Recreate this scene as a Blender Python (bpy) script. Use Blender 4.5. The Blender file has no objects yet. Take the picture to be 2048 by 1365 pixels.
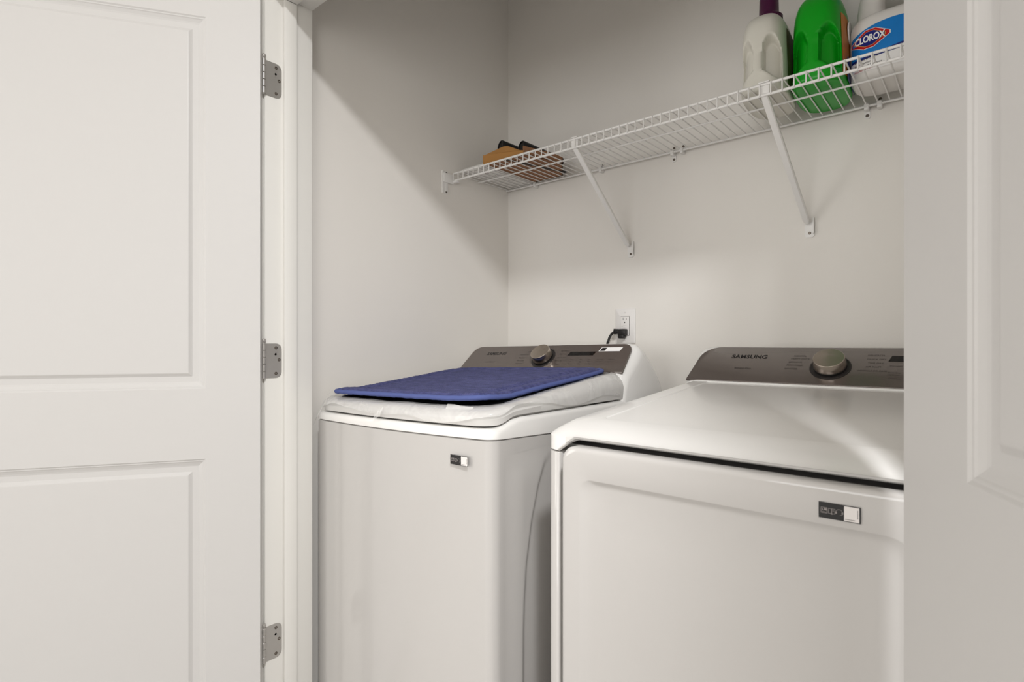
import bpy, bmesh, math, random
from mathutils import Vector, Matrix, noise
random.seed(7)
S = bpy.context.scene
COL = S.collection

# ------------------------------------------------------------------ camera, world, lights, exposure
F = 1100.0
YAW = math.radians(40.4766)
cam = bpy.data.cameras.new('camera'); co = bpy.data.objects.new('camera', cam); COL.objects.link(co)
co.location = (0, 0, 1.13); co.rotation_euler = (math.pi/2, 0, YAW)
cam.sensor_width = 36.0; cam.lens = F/2048*36.0; cam.shift_y = 3.5/2048
cam.clip_start = 0.02; cam.clip_end = 30
cam.dof.use_dof = True; cam.dof.focus_distance = 1.6; cam.dof.aperture_fstop = 8.0
S.camera = co

w = bpy.data.worlds.new('world'); S.world = w; w.use_nodes = True
bg = w.node_tree.nodes['Background']; bg.inputs[0].default_value = (0.95, 0.97, 1.0, 1); bg.inputs[1].default_value = 0.3

def area(name, loc, size, power, color, rot=(0, 0, 0), shape='DISK', size_y=None):
    l = bpy.data.lights.new(name, 'AREA'); l.shape = shape; l.size = size
    if size_y: l.size_y = size_y
    l.energy = power; l.color = color
    o = bpy.data.objects.new(name, l); o.location = loc; o.rotation_euler = rot; COL.objects.link(o); return o
LAMP = (0.49, -0.25, 2.66)
area('hall_ceiling_lamp', LAMP, 0.20, 45, (0.985, 0.99, 1.0))
# broad fill light added, unseen, at the far end of the room behind the camera
area('rear_fill_light', (-0.3, -6.0, 1.55), 3.2, 66, (0.97, 0.985, 1.0), (math.radians(90), 0, 0), 'RECTANGLE', 2.0)

S.view_settings.view_transform = 'Standard'; S.view_settings.look = 'None'
area('left_fill_light', (-2.85, -1.7, 1.5), 1.5, 26, (1.0, 0.985, 0.965), (math.radians(90), 0, math.radians(-90)), 'RECTANGLE', 1.5)  # unseen fill added on the left to lift the right door and back wall
area('right_fill_light', (2.35, -2.4, 1.35), 1.3, 28, (1.0, 0.985, 0.965), (math.radians(90), 0, math.radians(90)), 'RECTANGLE', 1.5)  # unseen fill added on the right to lift the jamb and left wall
S.view_settings.gamma = 1.0; S.view_settings.use_curve_mapping = False
S.view_settings.exposure = 0.30

# ------------------------------------------------------------------ materials
def mat(name, col, rough=0.5, metal=0.0, ior=1.45, bump=None, coat=0.0, spec=0.5, var=None, aniso=0.0):
    m = bpy.data.materials.new(name); m.use_nodes = True
    nt = m.node_tree; p = nt.nodes['Principled BSDF']
    p.inputs['Base Color'].default_value = (*col, 1); p.inputs['Roughness'].default_value = rough
    p.inputs['Metallic'].default_value = metal; p.inputs['IOR'].default_value = ior
    p.inputs['Specular IOR Level'].default_value = spec
    p.inputs['Coat Weight'].default_value = coat; p.inputs['Coat Roughness'].default_value = 0.05
    p.inputs['Anisotropic'].default_value = aniso
    tc = nt.nodes.new('ShaderNodeTexCoord')
    if var:
        n = nt.nodes.new('ShaderNodeTexNoise'); n.inputs['Scale'].default_value = var[0]; n.inputs['Detail'].default_value = 5
        r = nt.nodes.new('ShaderNodeMixRGB'); r.blend_type = 'MIX'
        r.inputs[1].default_value = (*[c*(1-var[1]) for c in col], 1); r.inputs[2].default_value = (*[min(1, c*(1+var[1])) for c in col], 1)
        nt.links.new(tc.outputs['Object'], n.inputs['Vector']); nt.links.new(n.outputs['Fac'], r.inputs[0])
        nt.links.new(r.outputs[0], p.inputs['Base Color'])
    if bump:
        n = nt.nodes.new('ShaderNodeTexNoise'); n.inputs['Scale'].default_value = bump[0]; n.inputs['Detail'].default_value = 4
        b = nt.nodes.new('ShaderNodeBump'); b.inputs['Strength'].default_value = bump[1]; b.inputs['Distance'].default_value = bump[2]
        nt.links.new(tc.outputs['Object'], n.inputs['Vector']); nt.links.new(n.outputs['Fac'], b.inputs['Height'])
        nt.links.new(b.outputs['Normal'], p.inputs['Normal'])
    return m
def srgb(r, g, b):
    return tuple(((c/255+0.055)/1.055)**2.4 if c/255 > 0.04045 else c/255/12.92 for c in (r, g, b))

M = {}
M['wall'] = mat('wall_paint', srgb(237, 233, 227), 0.75, bump=(260, 0.12, 0.0015), spec=0.25)
M['hall'] = mat('hall_paint', srgb(229, 225, 219), 0.75, bump=(260, 0.1, 0.0015), spec=0.25)
M['ceil'] = mat('ceiling_paint', srgb(238, 236, 232), 0.9, bump=(120, 0.2, 0.002), spec=0.2)
M['floor'] = mat('floor_vinyl', srgb(176, 172, 167), 0.45, var=(9, 0.12))
M['trim'] = mat('trim_paint', srgb(233, 231, 226), 0.35, bump=(90, 0.03, 0.001))
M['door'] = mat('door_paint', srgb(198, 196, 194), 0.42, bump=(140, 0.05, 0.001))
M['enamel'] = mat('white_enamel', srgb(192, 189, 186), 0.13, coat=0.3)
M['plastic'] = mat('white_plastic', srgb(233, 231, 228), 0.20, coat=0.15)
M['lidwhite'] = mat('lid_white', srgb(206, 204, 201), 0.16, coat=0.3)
M['dark'] = mat('gap_black', (0.012, 0.012, 0.012), 0.6)
M['console'] = mat('console_grey', srgb(106, 97, 92), 0.24, metal=0.35, coat=0.5)
M['glass'] = mat('lid_glass', (0.014, 0.014, 0.016), 0.06, coat=0.5)
M['chrome'] = mat('knob_steel', srgb(196, 188, 180), 0.22, metal=1.0)
M['nickel'] = mat('satin_nickel', srgb(186, 183, 179), 0.38, metal=0.7, bump=(400, 0.06, 0.0005))
M['screwdark'] = mat('screw_steel', srgb(120, 112, 104), 0.35, metal=1.0)
M['print'] = mat('console_print', (0.012, 0.010, 0.010), 0.5)
M['printgrey'] = mat('console_fine_print', srgb(52, 46, 43), 0.5)
M['ring'] = mat('knob_ring', srgb(46, 43, 42), 0.3)
M['display'] = mat('display_black', (0.006, 0.005, 0.005), 0.08, coat=0.4)
M['stickerblack'] = mat('sticker_black', (0.008, 0.007, 0.007), 0.45)
M['stickerwhite'] = mat('sticker_white', srgb(226, 221, 218), 0.5)
M['icon'] = mat('icon_grey', srgb(150, 143, 140), 0.5)
M['vinyl'] = mat('vinyl_coated_wire', srgb(241, 239, 236), 0.32)
M['bracket'] = mat('bracket_paint', srgb(238, 236, 233), 0.35)
M['outlet'] = mat('outlet_plastic', srgb(234, 231, 228), 0.3)
M['slot'] = mat('slot_black', (0.01, 0.009, 0.008), 0.6)
M['rubber'] = mat('black_rubber', (0.010, 0.009, 0.009), 0.38)
M['card'] = mat('cardboard', srgb(172, 124, 68), 0.8, var=(14, 0.08), bump=(180, 0.1, 0.001))
M['cardin'] = mat('cardboard_inside', srgb(150, 108, 78), 0.85, var=(20, 0.1))
M['tube'] = mat('black_tube', (0.008, 0.008, 0.009), 0.33)
M['paper'] = mat('white_wrap', srgb(226, 224, 220), 0.5, var=(30, 0.03))
M['ink'] = mat('maroon_ink', srgb(92, 44, 44), 0.6)
M['jugwhite'] = mat('white_jug', srgb(222, 219, 208), 0.34, bump=(60, 0.02, 0.001))
M['juggreen'] = mat('green_jug', srgb(10, 160, 26), 0.32)
M['purple'] = mat('purple_cap', srgb(74, 10, 58), 0.35)
M['greencap'] = mat('green_cap', srgb(8, 118, 58), 0.35)
M['jugbleach'] = mat('bleach_jug', srgb(228, 224, 219), 0.36, bump=(60, 0.02, 0.001))
M['orange'] = mat('orange_label', srgb(196, 116, 18), 0.4, var=(40, 0.2))
M['brownlabel'] = mat('brown_label', srgb(104, 78, 58), 0.4, var=(70, 0.5))
M['navy'] = mat('navy_label', srgb(16, 34, 116), 0.35)
M['lblue'] = mat('blue_label', srgb(14, 124, 204), 0.32, var=(26, 0.12))
M['red'] = mat('red_logo', srgb(196, 10, 24), 0.35)
M['gold'] = mat('gold_line', srgb(232, 176, 70), 0.4)
M['logonavy'] = mat('logo_navy', srgb(14, 24, 120), 0.35)
M['white'] = mat('label_white', srgb(244, 242, 240), 0.4)
M['redink'] = mat('red_ink', srgb(170, 40, 36), 0.5)
M['binding'] = mat('mat_binding', srgb(78, 90, 146), 0.75, bump=(700, 0.3, 0.001))
M['rubberback'] = mat('mat_backing', (0.008, 0.008, 0.012), 0.8)

def terry():
    m = mat('blue_terry', srgb(92, 92, 142), 0.95, spec=0.1)
    nt = m.node_tree; p = nt.nodes['Principled BSDF']
    p.inputs['Sheen Weight'].default_value = 0.08; p.inputs['Sheen Roughness'].default_value = 0.6
    tc = nt.nodes.new('ShaderNodeTexCoord')
    mp = nt.nodes.new('ShaderNodeMapping'); mp.inputs['Scale'].default_value = (1, 3.0, 1)
    n1 = nt.nodes.new('ShaderNodeTexNoise'); n1.inputs['Scale'].default_value = 26; n1.inputs['Detail'].default_value = 8; n1.inputs['Roughness'].default_value = 0.7
    n2 = nt.nodes.new('ShaderNodeTexVoronoi'); n2.inputs['Scale'].default_value = 420
    r = nt.nodes.new('ShaderNodeValToRGB')
    r.color_ramp.elements[0].position = 0.32; r.color_ramp.elements[0].color = (*srgb(50, 54, 104), 1)
    r.color_ramp.elements[1].position = 0.68; r.color_ramp.elements[1].color = (*srgb(90, 93, 146), 1)
    nt.links.new(tc.outputs['Object'], mp.inputs['Vector']); nt.links.new(mp.outputs[0], n1.inputs['Vector'])
    nt.links.new(tc.outputs['Object'], n2.inputs['Vector'])
    nt.links.new(n1.outputs['Fac'], r.inputs[0]); nt.links.new(r.outputs[0], p.inputs['Base Color'])
    b = nt.nodes.new('ShaderNodeBump'); b.inputs['Strength'].default_value = 0.7; b.inputs['Distance'].default_value = 0.004
    nt.links.new(n2.outputs['Distance'], b.inputs['Height']); nt.links.new(b.outputs[0], p.inputs['Normal'])
    return m
M['terry'] = terry()

def film():
    m = bpy.data.materials.new('clear_film'); m.use_nodes = True
    nt = m.node_tree; out = nt.nodes['Material Output']; p = nt.nodes['Principled BSDF']
    p.inputs['Base Color'].default_value = (*srgb(240, 238, 236), 1); p.inputs['Roughness'].default_value = 0.12
    t = nt.nodes.new('ShaderNodeBsdfTransparent'); mx = nt.nodes.new('ShaderNodeMixShader')
    tc = nt.nodes.new('ShaderNodeTexCoord')
    n = nt.nodes.new('ShaderNodeTexNoise'); n.inputs['Scale'].default_value = 11; n.inputs['Detail'].default_value = 3; n.inputs['Distortion'].default_value = 0.8
    r = nt.nodes.new('ShaderNodeMapRange'); r.inputs[1].default_value = 0.4; r.inputs[2].default_value = 0.75
    r.inputs[3].default_value = 0.30; r.inputs[4].default_value = 0.62
    b = nt.nodes.new('ShaderNodeBump'); b.inputs['Strength'].default_value = 0.35; b.inputs['Distance'].default_value = 0.006
    nt.links.new(tc.outputs['Object'], n.inputs['Vector']); nt.links.new(n.outputs['Fac'], r.inputs[0]); nt.links.new(n.outputs['Fac'], b.inputs['Height'])
    nt.links.new(b.outputs[0], p.inputs['Normal']); nt.links.new(r.outputs[0], mx.inputs[0])
    nt.links.new(t.outputs[0], mx.inputs[1]); nt.links.new(p.outputs[0], mx.inputs[2]); nt.links.new(mx.outputs[0], out.inputs[0])
    return m
M['film'] = film()

# ------------------------------------------------------------------ helpers
def wloc(o):
    v = Vector((0, 0, 0))
    while o: v += o.location; o = o.parent
    return v
def obj(name, bm, m, parent=None, loc=None, smooth=True, ang=35, local=False):
    """link one mesh; vertices are given in world space unless local, the object origin goes to loc or the parent's"""
    me = bpy.data.meshes.new(name)
    base = Vector(loc) if loc is not None else (wloc(parent) if parent else Vector((0, 0, 0)))
    if not local:
        bmesh.ops.translate(bm, verts=bm.verts, vec=-base)
    bmesh.ops.recalc_face_normals(bm, faces=bm.faces)
    bm.to_mesh(me); bm.free()
    if smooth:
        for p in me.polygons: p.use_smooth = True
        me.set_sharp_from_angle(angle=math.radians(ang))
    for mm in (m if isinstance(m, (list, tuple)) else [m]): me.materials.append(mm)
    o = bpy.data.objects.new(name, me); COL.objects.link(o)
    if parent:
        o.parent = parent
        if not local: o.location = base - wloc(parent)
    elif loc is not None: o.location = loc
    return o
def tag(o, label, cat, group=None):
    o['label'] = label; o['category'] = cat
    if group: o['group'] = group
    return o
def thing(name, label, cat, loc, group=None):
    o = bpy.data.objects.new(name, None); o.empty_display_size = 0.05; o.location = loc; COL.objects.link(o)
    return tag(o, label, cat, group)
def struct(o): o['kind'] = 'structure'; return o
B = bmesh.new
def box(bm, x0, x1, y0, y1, z0, z1, bev=0, seg=2):
    r = bmesh.ops.create_cube(bm, size=1)
    vs = r['verts']
    for v in vs: v.co = Vector(((x0+x1)/2 + v.co.x*(x1-x0), (y0+y1)/2 + v.co.y*(y1-y0), (z0+z1)/2 + v.co.z*(z1-z0)))
    if bev:
        es = list({e for v in vs for e in v.link_edges})
        bmesh.ops.bevel(bm, geom=es, offset=bev, segments=seg, affect='EDGES', profile=0.5)
    return bm
def loft(bm, rings, cap0=True, cap1=True, closed=True):
    vr = [[bm.verts.new(p) for p in r] for r in rings]
    for a, b in zip(vr, vr[1:]):
        n = len(a)
        for i in range(n if closed else n-1):
            j = (i+1) % n
            try: bm.faces.new((a[i], a[j], b[j], b[i]))
            except ValueError: pass
    if cap0: bm.faces.new(vr[0][::-1])
    if cap1: bm.faces.new(vr[-1])
    return vr
def frame_of(d):
    d = d.normalized(); a = Vector((0, 0, 1)) if abs(d.z) < 0.9 else Vector((1, 0, 0))
    u = d.cross(a).normalized(); return u, d.cross(u).normalized()
def cyl(bm, p0, p1, r0, r1=None, n=20, cap=True):
    p0, p1 = Vector(p0), Vector(p1); r1 = r0 if r1 is None else r1
    u, v = frame_of(p1-p0)
    ring = lambda c, r: [c + u*math.cos(2*math.pi*i/n)*r + v*math.sin(2*math.pi*i/n)*r for i in range(n)]
    loft(bm, [ring(p0, r0), ring(p1, r1)], cap, cap)
def lathe(bm, c, axis, prof, n=40):
    """prof = (radius, height along axis)"""
    c, axis = Vector(c), Vector(axis).normalized(); u, v = frame_of(axis)
    rings = [[c + axis*h + (u*math.cos(2*math.pi*i/n) + v*math.sin(2*math.pi*i/n))*max(r, 1e-5) for i in range(n)] for r, h in prof]
    loft(bm, rings)
def tube(bm, pts, r, n=10):
    pts = [Vector(p) for p in pts]; rings = []; u0 = None
    for i, p in enumerate(pts):
        d = (pts[min(i+1, len(pts)-1)] - pts[max(i-1, 0)]).normalized()
        if u0 is None: u0, _ = frame_of(d)
        u = (u0 - d*u0.dot(d)).normalized(); u0 = u; v = d.cross(u)
        rr = r[i] if isinstance(r, (list, tuple)) else r
        rings.append([p + (u*math.cos(2*math.pi*k/n) + v*math.sin(2*math.pi*k/n))*rr for k in range(n)])
    loft(bm, rings)
def prism(bm, poly, to3d, d0, d1):
    """poly 2-D points, to3d(u, v, d)"""
    loft(bm, [[to3d(u, v, d0) for u, v in poly], [to3d(u, v, d1) for u, v in poly]])
def rrect(x0, x1, y0, y1, r, n=6):
    rs = r if isinstance(r, (list, tuple)) else (r,)*4
    pts = []
    for (cx, cy, a, rr) in ((x0+rs[0], y0+rs[0], 180, rs[0]), (x1-rs[1], y0+rs[1], 270, rs[1]), (x1-rs[2], y1-rs[2], 0, rs[2]), (x0+rs[3], y1-rs[3], 90, rs[3])):
        for k in range(n+1):
            t = math.radians(a + 90*k/n); pts.append((cx + rr*math.cos(t), cy + rr*math.sin(t)))
    return pts
def dense(pts, step):
    out = []
    for i, p in enumerate(pts):
        q = pts[(i+1) % len(pts)]; out.append(p)
        L = math.hypot(q[0]-p[0], q[1]-p[1]); k = int(L/step)
        for j in range(1, k+1):
            t = j/(k+1); out.append((p[0]+(q[0]-p[0])*t, p[1]+(q[1]-p[1])*t))
    return out
def drect(x0, x1, y0, y1, r, n=6, kx=20, ky=20):
    """rounded rectangle whose straight sides carry a fixed number of extra points"""
    p = rrect(x0, x1, y0, y1, r, n); out = []; L = len(p)
    for i, a in enumerate(p):
        out.append(a); b = p[(i+1) % L]
        if (i+1) % (n+1) == 0:
            k = kx if ((i+1)//(n+1)) in (1, 3) else ky
            for j in range(1, k+1):
                t = j/(k+1); out.append((a[0]+(b[0]-a[0])*t, a[1]+(b[1]-a[1])*t))
    return out
def sm(a, b, x):
    t = min(1, max(0, (x-a)/(b-a))); return t*t*(3-2*t)
def curve_tube(pts, n=10):
    """Catmull-Rom through pts"""
    P = [Vector(p) for p in pts]; P = [P[0]*2-P[1]] + P + [P[-1]*2-P[-2]]; out = []
    for i in range(1, len(P)-2):
        for k in range(n):
            t = k/n; a, b, c, d = P[i-1], P[i], P[i+1], P[i+2]
            out.append(0.5*((2*b) + (c-a)*t + (2*a-5*b+4*c-d)*t*t + (3*b-a-3*c+d)*t**3))
    out.append(P[-2]); return out
def text_bm(body, size, bold=0.0, shear=0.0, space=1.0, ex=0.0, ax='CENTER', xs=1.0):
    """flat lettering in the XY plane as a bmesh"""
    c = bpy.data.curves.new('lettering', 'FONT'); c.body = body; c.size = size; c.offset = bold; c.shear = shear
    c.space_character = space; c.extrude = ex; c.align_x = ax; c.align_y = 'CENTER'; c.resolution_u = 3
    o = bpy.data.objects.new('lettering', c); COL.objects.link(o); bpy.context.view_layer.update()
    me = bpy.data.meshes.new_from_object(o.evaluated_get(bpy.context.evaluated_depsgraph_get()))
    bpy.data.objects.remove(o); bm = bmesh.new(); bm.from_mesh(me); bpy.data.meshes.remove(me); bpy.data.curves.remove(c)
    for v in bm.verts: v.co.x *= xs
    return bm
def join(dst, src):
    me = bpy.data.meshes.new('tmp'); src.to_mesh(me); src.free(); dst.from_mesh(me); bpy.data.meshes.remove(me)
def mapbm(bm, fn):
    for v in bm.verts: v.co = Vector(fn(v.co))
    return bm

# ------------------------------------------------------------------ room shell
XL, XR, YB = -1.51, 0.10, 1.745          # closet side walls and back wall
JL, JR = -1.426, 0.005                   # jamb faces of the opening
YF0, YF1 = 0.680, 0.800                  # front partition
CH = 2.74
def wallbox(name, *a):
    bm = B(); box(bm, *a[:6]); return struct(obj(name, bm, a[6], smooth=False))
wallbox('wall_back', XL-0.1, XR+0.1, YB, YB+0.1, 0, CH, M['wall'])
wallbox('wall_left', XL-0.1, XL, YF1, YB, 0, CH, M['wall'])
wallbox('wall_right', XR, XR+0.1, YF1, YB, 0, CH, M['wall'])
HX0, HX1, HY0 = -2.9, 2.4, -6.2
wallbox('floor', HX0, HX1, HY0, YB+0.1, -0.1, 0, M['floor'])
wallbox('ceiling', HX0, HX1, HY0, YB+0.1, CH, CH+0.1, M['ceil'])
bm = B()
box(bm, HX0, JL-0.02, YF0, YF1, 0, CH); box(bm, JR+0.02, HX1, YF0, YF1, 0, CH); box(bm, JL-0.02, JR+0.02, YF0, YF1, 2.078, CH)
struct(obj('wall_front', bm, M['hall'], smooth=False))
wallbox('wall_hall_left', HX0-0.1, HX0, HY0, YF1, 0, CH, M['hall'])
wallbox('wall_hall_right', HX1, HX1+0.1, HY0, YF1, 0, CH, M['hall'])
wallbox('wall_hall_rear', HX0, HX1, HY0-0.1, HY0, 0, CH, M['hall'])

# door frame: left jamb, right jamb, head jamb with their stops, and the casing on the hall face
def jamb(name, x0, x1, sx0, sx1):
    bm = B(); box(bm, x0, x1, 0.675, 0.81, 0, 2.078, 0.0025)
    o = struct(obj(name, bm, M['trim']))
    bm = B(); box(bm, sx0, sx1, 0.7235, 0.7590, 0, 2.049, 0.002)
    obj('door_stop', bm, M['trim'], o); return o
jamb('trim_1', JL-0.019, JL, JL-0.002, JL+0.011)
jamb('trim_2', JR, JR+0.019, JR-0.011, JR+0.002)
bm = B(); box(bm, JL-0.001, JR+0.001, 0.675, 0.81, 2.060, 2.078, 0.0025)
hd = struct(obj('trim_3', bm, M['trim']))
bm = B(); box(bm, JL+0.011, JR-0.011, 0.7235, 0.7590, 2.049, 2.062, 0.002); obj('door_stop', bm, M['trim'], hd)
def casing(name, x0, x1, z0, z1):
    bm = B(); box(bm, x0, x1, 0.664, 0.680, z0, z1, 0.004); struct(obj(name, bm, M['trim']))
casing('trim_4', JL-0.066, JL-0.009, 0, 2.135)
casing('trim_5', JR+0.009, JR+0.066, 0, 2.135)
casing('trim_6', JL-0.009, JR+0.009, 2.070, 2.135)

# ------------------------------------------------------------------ the two doors
DW, DZ0, DZ1, DT = 0.705, 0.012, 2.044, 0.035
SX0, SX1 = 0.1234, DW-0.1234
PAN = ((0.235, 0.8426), (1.0159, 1.9365))
def door(name, loc, rot, sgn):
    """local x along the leaf from the hinge edge, local y out of the closet-side face (sgn), z up"""
    root = None
    bm = B()
    def b(x0, x1, z0, z1): box(bm, x0, x1, min(0, -sgn*DT), max(0, -sgn*DT), z0, z1)
    b(0, SX0, DZ0, DZ1); b(SX1, DW, DZ0, DZ1)
    b(SX0, SX1, DZ0, PAN[0][0]); b(SX0, SX1, PAN[0][1], PAN[1][0]); b(SX0, SX1, PAN[1][1], DZ1)
    bmesh.ops.remove_doubles(bm, verts=bm.verts, dist=1e-5)
    es = [e for e in bm.edges if abs(e.verts[0].co.x-e.verts[1].co.x) < 1e-6 and e.calc_length() > 2
          and (abs(e.verts[0].co.x) < 1e-6 or abs(e.verts[0].co.x-DW) < 1e-6)]
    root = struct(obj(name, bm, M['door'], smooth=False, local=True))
    root.location = loc; root.rotation_euler = (0, 0, rot)
    for z0, z1 in PAN:
        bm = B(); prof = ((0, 0), (0.003, -0.0022), (0.0055, -0.0024), (0.0075, -0.0040), (0.014, -0.0070), (0.018, -0.0082), (0.031, -0.0082), (0.0350, -0.0058), (0.0385, -0.0034), (0.0405, -0.0030))
        rings = [[(x, sgn*d, z) for x, z in ((SX0+i, z0+i), (SX1-i, z0+i), (SX1-i, z1-i), (SX0+i, z1-i))] for i, d in prof]
        rings = [[(x, -sgn*0.028, z) for x, y, z in rings[0]]] + rings
        loft(bm, rings)
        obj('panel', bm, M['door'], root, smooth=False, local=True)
    return root
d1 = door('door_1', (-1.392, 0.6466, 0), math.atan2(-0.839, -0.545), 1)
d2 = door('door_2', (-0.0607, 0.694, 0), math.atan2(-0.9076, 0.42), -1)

# hinges on the left jamb
def hinge(zc, pinpix):
    bm = B(); H = 0.0457
    pl = rrect(0.6765, 0.7199, zc-H, zc+H, (0.001, 0.016, 0.016, 0.001), 6)
    prism(bm, pl, lambda u, v, d: (JL+d, u, v), -0.0005, 0.0012)
    root = obj('hinge', bm, M['nickel'], hleft)
    root['label'] = 'satin nickel butt hinge leaf on the left jamb'
    px, py = -1.4215, 0.6705
    for k in range(5):
        bm = B(); z0 = zc-H + k*(2*H/5)+0.0006; z1 = zc-H+(k+1)*(2*H/5)-0.0006
        lathe(bm, (px, py, z0), (0, 0, 1), ((0.0044, 0), (0.0050, 0.0008), (0.0050, z1-z0-0.0008), (0.0044, z1-z0)), 14)
        obj('knuckle', bm, M['nickel'], root)
    bm = B(); lathe(bm, (px, py, zc-H-0.001), (0, 0, 1), ((0.0028, 0), (0.0028, 2*H+0.004), (0.0042, 2*H+0.005), (0.0050, 2*H+0.009), (0.0038, 2*H+0.013), (0.001, 2*H+0.014)), 14)
    obj('hinge_pin', bm, M['nickel'], root)
    for y, z in ((0.704, zc+0.034), (0.7125, zc+0.002), (0.704, zc-0.034)):
        bm = B(); lathe(bm, (JL+0.0008, y, z), (1, 0, 0), ((0.0042, 0), (0.0042, 0.0009), (0.0034, 0.0012), (0.0016, 0.0011), (0.0014, 0.0002), (0.0005, 0.0002)), 14)
        s = obj('screw', bm, M['screwdark'], root)
    # embossed mark near the upper screw
    bm = B(); lathe(bm, (JL+0.0011, 0.703, zc+0.017), (1, 0, 0), ((0.0040, 0), (0.0040, 0.0004), (0.0030, 0.0004), (0.0030, 0.0001)), 16)
    box(bm, JL+0.0011, JL+0.0016, 0.6985, 0.7085, zc+0.0100, zc+0.0108)
    obj('embossed_mark', bm, M['nickel'], root)
hleft = bpy.data.objects['trim_1']
for zc in (1.8256, 1.0825, 0.3392): hinge(zc, 0)

# ------------------------------------------------------------------ wire shelf
SH = thing('wire_shelf', 'long white wire shelf with downturned front lip across the closet back wall', 'shelf', (-0.70, 1.58, 1.765))
X0, X1 = -1.504, 0.095
ZD, YFR, YBK = 1.7635, 1.425, 1.728
def rod(name, y, z, r, x0=X0, x1=X1):
    bm = B(); cyl(bm, (x0, y, z), (x1, y, z), r, n=12); return obj(name, bm, M['vinyl'], SH)
rod('top_front_rod', YFR, ZD-0.0005, 0.0033); rod('lip_rod', YFR, 1.7365, 0.0034)
rod('middle_rod', 1.558, ZD-0.005, 0.0026); rod('back_rod', YBK, ZD-0.003, 0.0033)
bm = B(); xw = X0+0.004
tube(bm, [(xw, YBK+0.003, ZD+0.0015), (xw, YFR+0.002, ZD+0.0015), (xw, YFR-0.0026, ZD+0.0005), (xw, YFR-0.0044, ZD-0.003), (xw, YFR-0.0044, 1.7350)], 0.0018, 6)
w0 = obj('cross_wire', bm, M['vinyl'], SH, smooth=True)
k = 1
while xw + k*0.02585 < X1:
    o = w0.copy(); COL.objects.link(o); o.location = w0.location + Vector((k*0.02585, 0, 0)); k += 1
# end bracket on the left wall
def wall_screw(p, ax, parent, r=0.004, m='screwdark'):
    bm = B(); lathe(bm, p, ax, ((r, 0), (r, 0.0012), (r*0.7, 0.0022), (r*0.36, 0.0022), (r*0.3, 0.0008), (r*0.1, 0.0008)), 12)
    return obj('screw', bm, M[m], parent)
bm = B(); box(bm, XL, XL+0.003, 1.371, 1.400, 1.681, 1.765, 0.001); box(bm, XL, XL+0.006, 1.3705, 1.3735, 1.681, 1.765)
box(bm, XL+0.002, XL+0.011, 1.374, 1.424, 1.722, 1.757, 0.002); box(bm, XL+0.002, XL+0.030, 1.418, 1.434, 1.727, 1.733, 0.002)
box(bm, XL+0.003, XL+0.006, 1.384, 1.398, 1.690, 1.722, 0.001)
eb = obj('end_bracket', bm, M['bracket'], SH)
wall_screw((XL+0.003, 1.391, 1.7585), (1, 0, 0), eb); wall_screw((XL+0.003, 1.391, 1.688), (1, 0, 0), eb)
# clips that hold the back rod to the wall
def clip(x, low, lower=None):
    bm = B()
    lathe(bm, (x, YBK-0.007, ZD-0.003), (0, 1, 0), ((0.0055, 0), (0.0065, 0.002), (0.0065, 0.018)), 14)
    box(bm, x-0.0055, x+0.0055, YBK-0.006, YB, ZD-0.014, ZD+0.004, 0.002)
    if low:
        prism(bm, rrect(x-0.007, x+0.007, ZD-0.032, ZD-0.003, 0.005, 4), lambda u, v, d: (u, d, v), YB-0.003, YB)
    else:
        prism(bm, rrect(x-0.006, x+0.006, ZD-0.005, ZD+0.020, 0.005, 4), lambda u, v, d: (u, d, v), YB-0.003, YB)
    c = obj('wall_clip', bm, M['bracket'], SH)
    z = ZD-0.024 if low else ZD+0.013
    wall_screw((x, YB-0.003, z), (0, -1, 0), c, 0.0042)
    if low and x < -0.5: wall_screw((x, YB-0.003, ZD+0.014), (0, -1, 0), c, 0.0036)
for x, low in ((-1.3546, 0), (-1.0519, 0), (-0.7775, 1), (-0.7447, 0), (-0.2328, 1), (-0.2036, 0)): clip(x, low)

# diagonal braces
def brace(xt, xb, label, lean):
    root = thing('support_brace', label, 'bracket', (xb, YB, 1.445), 'diagonal shelf braces')
    bm = B()
    p0, p1 = Vector((xt, YFR+0.004, 1.7395)), Vector((xb-0.004, YB-0.012, 1.470))
    d = (p1-p0).normalized(); u = Vector((1, 0, 0)); u = (u-d*u.dot(d)).normalized(); v = d.cross(u)
    sec = [(-0.0085, -0.004), (-0.006, -0.0065), (0.006, -0.0065), (0.0085, -0.004), (0.0085, 0.004), (0.006, 0.0065), (-0.006, 0.0065), (-0.0085, 0.004)]
    ring = lambda c, s=1: [c + u*(a*s) + v*(b*s) for a, b in sec]
    loft(bm, [ring(p0, 0.9), ring(p0+d*0.015), ring(p0+d*0.10), ring(p1-d*0.05), ring(p1-d*0.012, 0.97), ring(p1, 0.6)])
    obj('strut', bm, M['bracket'], root)
    bm = B(); x0, x1 = xb-0.0125, xb+0.0125
    prof = [(1.4315, YB), (1.4315, YB-0.003), (1.464, YB-0.003), (1.474, YB-0.007), (1.492, YB-0.030)]
    pl = rrect(x0, x1, 1.4305, 1.4735, (0.007, 0.007, 0.001, 0.001), 4)
    prism(bm, pl, lambda a, b2, dd: (a, YB-dd, b2), 0, 0.003)
    box(bm, x1-0.0035, x1, YB-0.012, YB, 1.440, 1.485, 0.0012)
    fp = obj('foot_plate', bm, M['bracket'], root)
    wall_screw((xb, YB-0.003, 1.4425), (0, -1, 0), fp, 0.0040)
    bm = B()
    box(bm, xt-0.012, xt+0.012, YFR+0.001, YFR+0.005, 1.738, 1.768, 0.0015)
    box(bm, xt-0.013, xt+0.013, YFR-0.004, YFR+0.006, 1.7665, 1.7695, 0.001)
    obj('hook', bm, M['bracket'], root)
brace(-0.962, -0.938, 'white diagonal shelf brace left of the outlet, holding the middle of the shelf', 1)
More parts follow.
